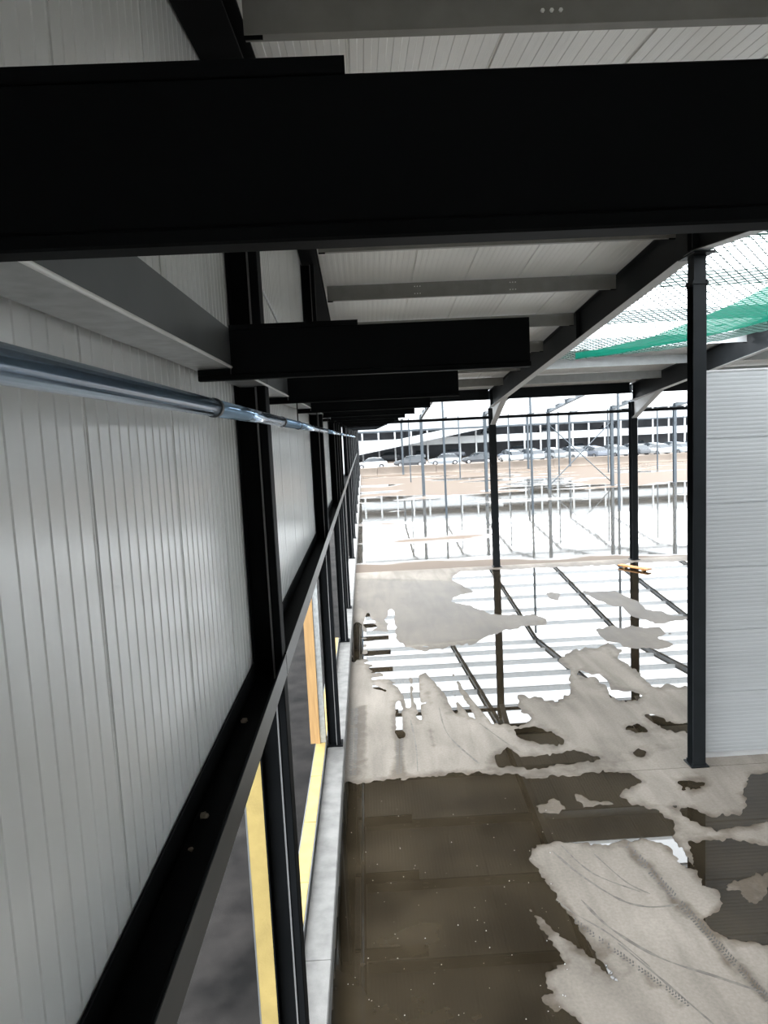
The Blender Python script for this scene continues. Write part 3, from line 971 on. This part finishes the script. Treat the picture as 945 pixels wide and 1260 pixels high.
b = MB()
step = .21
def net_far(x):   # far edge of the net runs obliquely
    return 19.6-(x-6.0)*.75 if x > 6 else 19.6
nu = int((NX1-NX0+NY1-NY0)/step)
for fam in (1, -1):
    for k in range(nu):
        c = k*step*1.0
        pts = []
        n = 14
        for i in range(n+1):
            x = NX0+(NX1-NX0)*i/n
            off = (x-NX0)
            y = NY0+c-(off if fam == 1 else (NX1-NX0)-off)
            if NY0 <= y <= net_far(x)+.2:
                pts.append((x, y, net_z(x, y)))
        if len(pts) >= 2:
            b.tube(pts, .0095, 3, False)
o = b.build('mesh_cords', 'net', net); tag(o, kind='stuff')
b = MB()
low = [(708, 436.5, 7.16), (735, 434, 7.17), (800, 425, 7.19), (850, 418, 7.22), (900, 407, 7.28), (945, 395, 7.34), (990, 384, 7.40)]
hi = [(708, 434, 7.18), (735, 430, 7.21), (800, 415, 7.28), (850, 396, 7.36), (900, 375, 7.44), (945, 352, 7.52), (990, 330, 7.58)]
vs = []
nrow = 9
for i in range(len(low)*6-5):
    f = i/6; a = min(int(f), len(low)-2); fr = f-a
    lo = [low[a][q]*(1-fr)+low[a+1][q]*fr for q in range(3)]; h = [hi[a][q]*(1-fr)+hi[a+1][q]*fr for q in range(3)]
    Lp = gz(*lo); Hp = gz(*h)
    for j in range(nrow):
        s = j/(nrow-1)
        p = Lp*(1-s)+Hp*s
        p = p+np.array([0, 0, .05*math.sin(j*2.2+i*.25)*math.sin(math.pi*s)-.10*math.sin(math.pi*s)])
        vs.append(tuple(p))
fs = [(i*nrow+j, (i+1)*nrow+j, (i+1)*nrow+j+1, i*nrow+j+1) for i in range(len(low)*6-6) for j in range(nrow-1)]
o = mesh_obj('gathered_edge', vs, fs, 'net_cloth', net, True)
tag(o, 'bright green gathered edge of the net')

# ------------------------------------------------------------------ puddles: meshed from the water outline on the slab
def puddles():
    step = 2.0
    gx = np.arange(396, 1180, step); gy = np.arange(686, 1500, step)
    PX, PY = np.meshgrid(gx, gy)
    Fv = water_field(PX, PY)
    # keep the slab area only
    q = (_F*FPX)[None, None, :]+_CX[None, None, :]*(PX-IMG_W/2)[..., None]+_CY[None, None, :]*(IMG_H/2-PY)[..., None]
    tt = -CAM_H/q[..., 2]
    W3 = CAMP+q*tt[..., None]
    ok = (W3[..., 0] > -.56) & (W3[..., 1] < 27.45) & (W3[..., 0] < 16)
    Fv = np.where(ok, Fv, -1.0)
    ny, nx = Fv.shape
    vid = {}; vpos = []; faces = []

    def corner(j, i):
        k = (j, i)
        if k not in vid:
            vid[k] = len(vpos); vpos.append((W3[j, i, 0], W3[j, i, 1]))
        return vid[k]

    def cross(j0, i0, j1, i1):
        k = (j0, i0, j1, i1) if (j0, i0) < (j1, i1) else (j1, i1, j0, i0)
        if k not in vid:
            a, c = Fv[k[0], k[1]], Fv[k[2], k[3]]
            t = a/(a-c)
            vid[k] = len(vpos)
            vpos.append(tuple(W3[k[0], k[1], :2]*(1-t)+W3[k[2], k[3], :2]*t))
        return vid[k]
    ins = Fv > 0
    any_ = ins[:-1, :-1] | ins[1:, :-1] | ins[:-1, 1:] | ins[1:, 1:]
    for j, i in zip(*np.nonzero(any_)):
        cs = [(j, i), (j, i+1), (j+1, i+1), (j+1, i)]
        poly = []
        for k in range(4):
            a = cs[k]; c = cs[(k+1) % 4]
            if ins[a]: poly.append(corner(*a))
            if ins[a] != ins[c]: poly.append(cross(*a, *c))
        if len(poly) >= 3: faces.append(poly)
    # connected components
    par = list(range(len(vpos)))

    def find(a):
        while par[a] != a:
            par[a] = par[par[a]]; a = par[a]
        return a
    for f in faces:
        r = find(f[0])
        for v in f[1:]:
            par[find(v)] = r
    comp = {}
    for f in faces:
        comp.setdefault(find(f[0]), []).append(f)
    return vpos, sorted(comp.values(), key=lambda c: -len(c))


vpos, comps = puddles()
npud = 0
for ci, fl in enumerate(comps):
    if len(fl) < 9 or npud > 110: continue
    ids = sorted({v for f in fl for v in f}); mp = {v: k for k, v in enumerate(ids)}
    cen = np.mean([vpos[v] for v in ids], 0)
    vs = [(vpos[v][0]-cen[0], vpos[v][1]-cen[1], 0) for v in ids]
    o = mesh_obj('puddle', vs, [tuple(mp[v] for v in f)[::-1] for f in fl], 'water')
    o.location = (cen[0], cen[1], .004)
    npud += 1
    px, py = to_pix(np.array([[cen[0], cen[1], 0]])); px = px[0]; py = py[0]
    if len(fl) > 5000 and py > 950: tag(o, 'wide dark sheet of rain water beside the plinth', 'puddle')
    elif len(fl) > 5000: tag(o, 'large bright puddle reflecting sky and roof steel in front of the slab edge', 'puddle')
    elif py > 950: tag(o, 'small dark puddle on the wheel-marked slab near the dark water sheet', 'puddle', 'dark patches of water on the slab')
    else: tag(o, 'small puddle on the slab around the large bright puddle', 'puddle', 'small puddles by the bright pool')

# wet tyre tread marks on the dry slab
M['damp'] = mat('damp_concrete', (0.055, 0.049, 0.042), 0.45, 0, .3, 12)
b = MB()
for (p0, p1, wpx, dens) in (((772, 1040), (950, 1235), 9, 62), ((700, 1128), (850, 1238), 6, 40), ((436, 872), (434, 955), 10, 40), ((492, 892), (491, 955), 9, 34)):
    d = np.array(p1, float)-np.array(p0, float); nrm = np.array([-d[1], d[0]])/np.linalg.norm(d)
    for k in range(dens):
        if random.random() < .12: continue
        for sgn in (-1, 1):
            c = np.array(p0)+d*(k+.25*sgn)/dens
            a = nrm*wpx*.5*sgn*random.uniform(.75, 1.05); e = d/dens*.32
            q = [c+a*.12, c+a-e*.9, c+a+e*.5, c+a*.12+e*1.3]
            b.add([tuple(gz(*v)+np.array([0, 0, .0015])) for v in q], [(0, 1, 2, 3)])
M['faint'] = mat('faint_wheel_mark', (0.12, 0.106, 0.09), 0.7, 0, .3, 12)
b2 = MB()
for pts, wpx in (([(679, 1047), (715, 1077), (763, 1107), (799, 1116), (835, 1113)], 3), ([(715, 1107), (751, 1142), (811, 1178), (882, 1202), (950, 1225)], 3.5), ([(661, 1071), (691, 1113), (751, 1150), (800, 1190)], 2.5),
                 ([(690, 1040), (730, 1075), (790, 1098)], 2), ([(730, 1050), (770, 1085), (800, 1100)], 2), ([(760, 1160), (820, 1210), (880, 1262)], 3), ([(540, 870), (552, 905), (590, 940)], 2), ([(505, 885), (512, 920), (514, 950)], 2.5), ([(590, 890), (620, 912), (640, 925)], 1.6)):
    P = []
    for k in range(len(pts)-1):
        p0 = np.array(pts[max(k-1, 0)], float); p1 = np.array(pts[k], float); p2 = np.array(pts[k+1], float); p3 = np.array(pts[min(k+2, len(pts)-1)], float)
        for t in np.linspace(0, 1, 7)[:-1]:
            P.append(.5*((2*p1)+(-p0+p2)*t+(2*p0-5*p1+4*p2-p3)*t*t+(-p0+3*p1-3*p2+p3)*t**3))
    P.append(np.array(pts[-1], float))
    vs = []
    for k, p in enumerate(P):
        d = P[min(k+1, len(P)-1)]-P[max(k-1, 0)]; nn = np.array([-d[1], d[0]])/np.linalg.norm(d)
        ww = wpx*.5*random.uniform(.4, 1.1)*(.3 if k in (0, len(P)-1) else 1)
        for sg in (-1, 1): vs.append(tuple(gz(*(p+nn*ww*sg))+np.array([0, 0, .001])))
    b2.add(vs, [(2*k, 2*k+1, 2*k+3, 2*k+2) for k in range(len(P)-1)])
o = b2.build('wheel_marks', 'faint', floor); tag(o, 'faint curved wheel marks', kind='stuff')
o = b.build('tyre_marks', 'damp', floor); tag(o, 'wet tyre tread marks', kind='stuff')
# tiny pale grit scattered on the wet slab
b = MB()
for k in range(150):
    px = random.uniform(425, 700); py = random.uniform(980, 1400)
    p = gz(px, py); s = random.uniform(.003, .008)
    b.add([(p[0]-s, p[1]-s, .003), (p[0]+s, p[1]-s*.6, .003), (p[0], p[1]+s*1.4, .003), (p[0], p[1], .003+s*1.3)], [(0, 1, 3), (1, 2, 3), (2, 0, 3)])
o = b.build('grit', 'white_metal'); tag(o, 'tiny pale grit scattered over the dark wet slab', 'grit', None, 'stuff')

# ------------------------------------------------------------------ background: cars and car park
def car(paint, name='parked_car'):
    """built along +X, on z=0, 4.4 m long"""
    t = empty(name)
    W = .88
    st = [(-2.2, .35, .62, .80), (-2.12, .28, .92, .86), (-1.6, .22, .98, .88), (-.6, .2, 1.0, .89), (.6, .2, .98, .89), (1.3, .2, .92, .88), (1.9, .25, .82, .84), (2.2, .34, .62, .72)]
    vs = []; fs = []
    for (x, z0, z1, wd) in st:
        vs += [(x, -wd*.94, z0), (x, -wd, z0+(z1-z0)*.45), (x, -wd*.92, z1), (x, wd*.92, z1), (x, wd, z0+(z1-z0)*.45), (x, wd*.94, z0)]
    for i in range(len(st)-1):
        for k in range(6): fs.append((i*6+k, i*6+(k+1) % 6, (i+1)*6+(k+1) % 6, (i+1)*6+k))
    fs += [tuple(range(6))[::-1], tuple(range(len(st)*6-6, len(st)*6))]
    fix_normals(mesh_obj('body', vs, fs, paint, t))
    cb = [(-2.0, .90, .80), (-1.45, 1.42, .66), (-.3, 1.50, .66), (.45, 1.42, .64), (1.2, .93, .78)]
    def cabin(nm, m, sc, dz):
        vs = []; fs = []
        for (x, z, wd) in cb: vs += [(x, -wd*sc, z+dz), (x, wd*sc, z+dz)]
        lo = [(x, -.82*sc, .86) for x, _, _ in cb]+[(x, .82*sc, .86) for x, _, _ in cb]
        n = len(cb); base = len(vs); vs += lo
        for i in range(n-1):
            fs.append((2*i, 2*i+1, 2*i+3, 2*i+2))
            fs.append((2*i, 2*i+2, base+i+1, base+i)); fs.append((2*i+1, 2*i+3, base+n+i+1, base+n+i))
        fs += [(0, 1, base+n, base), (2*n-2, 2*n-1, base+2*n-1, base+n-1)]
        return fix_normals(mesh_obj(nm, vs, fs, m, t))
    cabin('windows', 'glass', 1.0, 0)
    MB().add([(-1.4, -.6, 1.43), (-.3, -.62, 1.515), (.42, -.6, 1.43), (-1.4, .6, 1.43), (-.3, .62, 1.515), (.42, .6, 1.43), (-1.4, -.67, 1.40), (.42, -.66, 1.40), (-1.4, .67, 1.40), (.42, .66, 1.40)],
             [(0, 1, 4, 3), (1, 2, 5, 4), (6, 7, 2, 1), (6, 1, 0), (8, 9, 5, 4), (8, 4, 3)]).build('roof', paint, t)
    for x in (-1.35, 1.35):
        for s in (-1, 1):
            wv = MB().tube([(x, s*.68, .32), (x, s*.90, .32)], .32, 14).build('wheel', 'tyre', t)
            MB().tube([(x, s*.90, .32), (x, s*.91, .32)], .2, 10).build('rim', 'rim', wv)
    return t


cars = [car('car%d' % i) for i in range(5)]
used = [False]*5


def put_car(ci, x, y, z, rz, label, group):
    if not used[ci]: t = cars[ci]; used[ci] = True
    else: t = copy_tree(cars[ci])
    t.location = (x, y, z); t.rotation_euler = (0, 0, rz)
    tag(t, label, 'car', group)


put_car(0, .9, 96.6, .75, math.pi, 'white hatchback parked behind the retaining wall next to the gable wall', None)
spots = [(6.2, 2), (11.0, 3), (15.6, 2)]
for x, c in spots:
    put_car(c, x, 97.5, .75, math.pi, '%s grey car broadside behind the retaining wall, counted from the white hatchback' % {6.2: 'first', 11.0: 'second', 15.6: 'third'}[x], 'cars parked behind the retaining wall')
x = 20.2
k = 0
while x < 52:
    put_car([0, 3, 1, 0, 4, 3, 2][k % 7], x, 97.3, .75, math.pi*.5+.25, '%s car in the packed row of angled cars behind the retaining wall, from the hatchback' % ORD[k], 'cars packed in front of the car park')
    x += 2.9; k += 1
# second row behind
k2 = 0
x = 21
while x < 56:
    put_car([1, 0, 3, 4][k % 4], x, 103.0, .75, math.pi*.5+.25, '%s car in the back row nearest the car park, from the ramp side' % ORD[k2], 'back row of cars')
    x += 3.0; k += 1; k2 += 1

cp = empty('car_park', (0, 118, .75)); tag(cp, 'white open multi-storey car park behind the rows of cars', 'building')
levels = [0.0, 2.9, 5.6, 8.2]
for i, z in enumerate(levels[1:]):
    MB().box(-12, 75, 0, 30, z-.25, z).build('deck', 'cp_white', cp)
    MB().box(-12, 75, -.22, -.02, z-.45, z+.75).build('parapet', 'cp_white', cp)
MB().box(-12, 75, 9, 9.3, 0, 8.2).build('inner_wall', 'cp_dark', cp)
for i, x in enumerate(np.arange(-11, 75, 2.7)):
    MB().box(x-.13, x+.13, -.34, -.23, 0, 9.0).build('post', 'cp_white', cp)
# sloping ramp at the end near the gable wall
b = MB(); b.add([(-6, -5, .6), (22, -5, 5.2), (22, -1, 5.2), (-6, -1, .6), (-6, -5, 1.7), (22, -5, 6.3), (22, -1, 6.3), (-6, -1, 1.7)],
                [(0, 1, 2, 3), (0, 1, 5, 4), (4, 5, 6, 7), (2, 3, 7, 6), (0, 3, 7, 4), (1, 2, 6, 5)])
b.build('ramp', 'cp_white', cp)
for i, (x, lv) in enumerate([(-8, 0), (-2, 0), (4, 0), (9.5, 0), (15, 0), (21, 1), (26, 0), (31, 1), (36, 0), (42, 1), (12, 1), (47, 0), (18, 2), (28, 2)]):
    put_car(i % 5, x, 121.5, .76+levels[lv], math.pi*.5 if i % 2 else math.pi, 'car on the %s deck of the car park, beside the %s white post' % (('ground', 'middle', 'upper')[lv], ORD[min(23, int((x+11)/2.7))]), 'cars inside the car park')
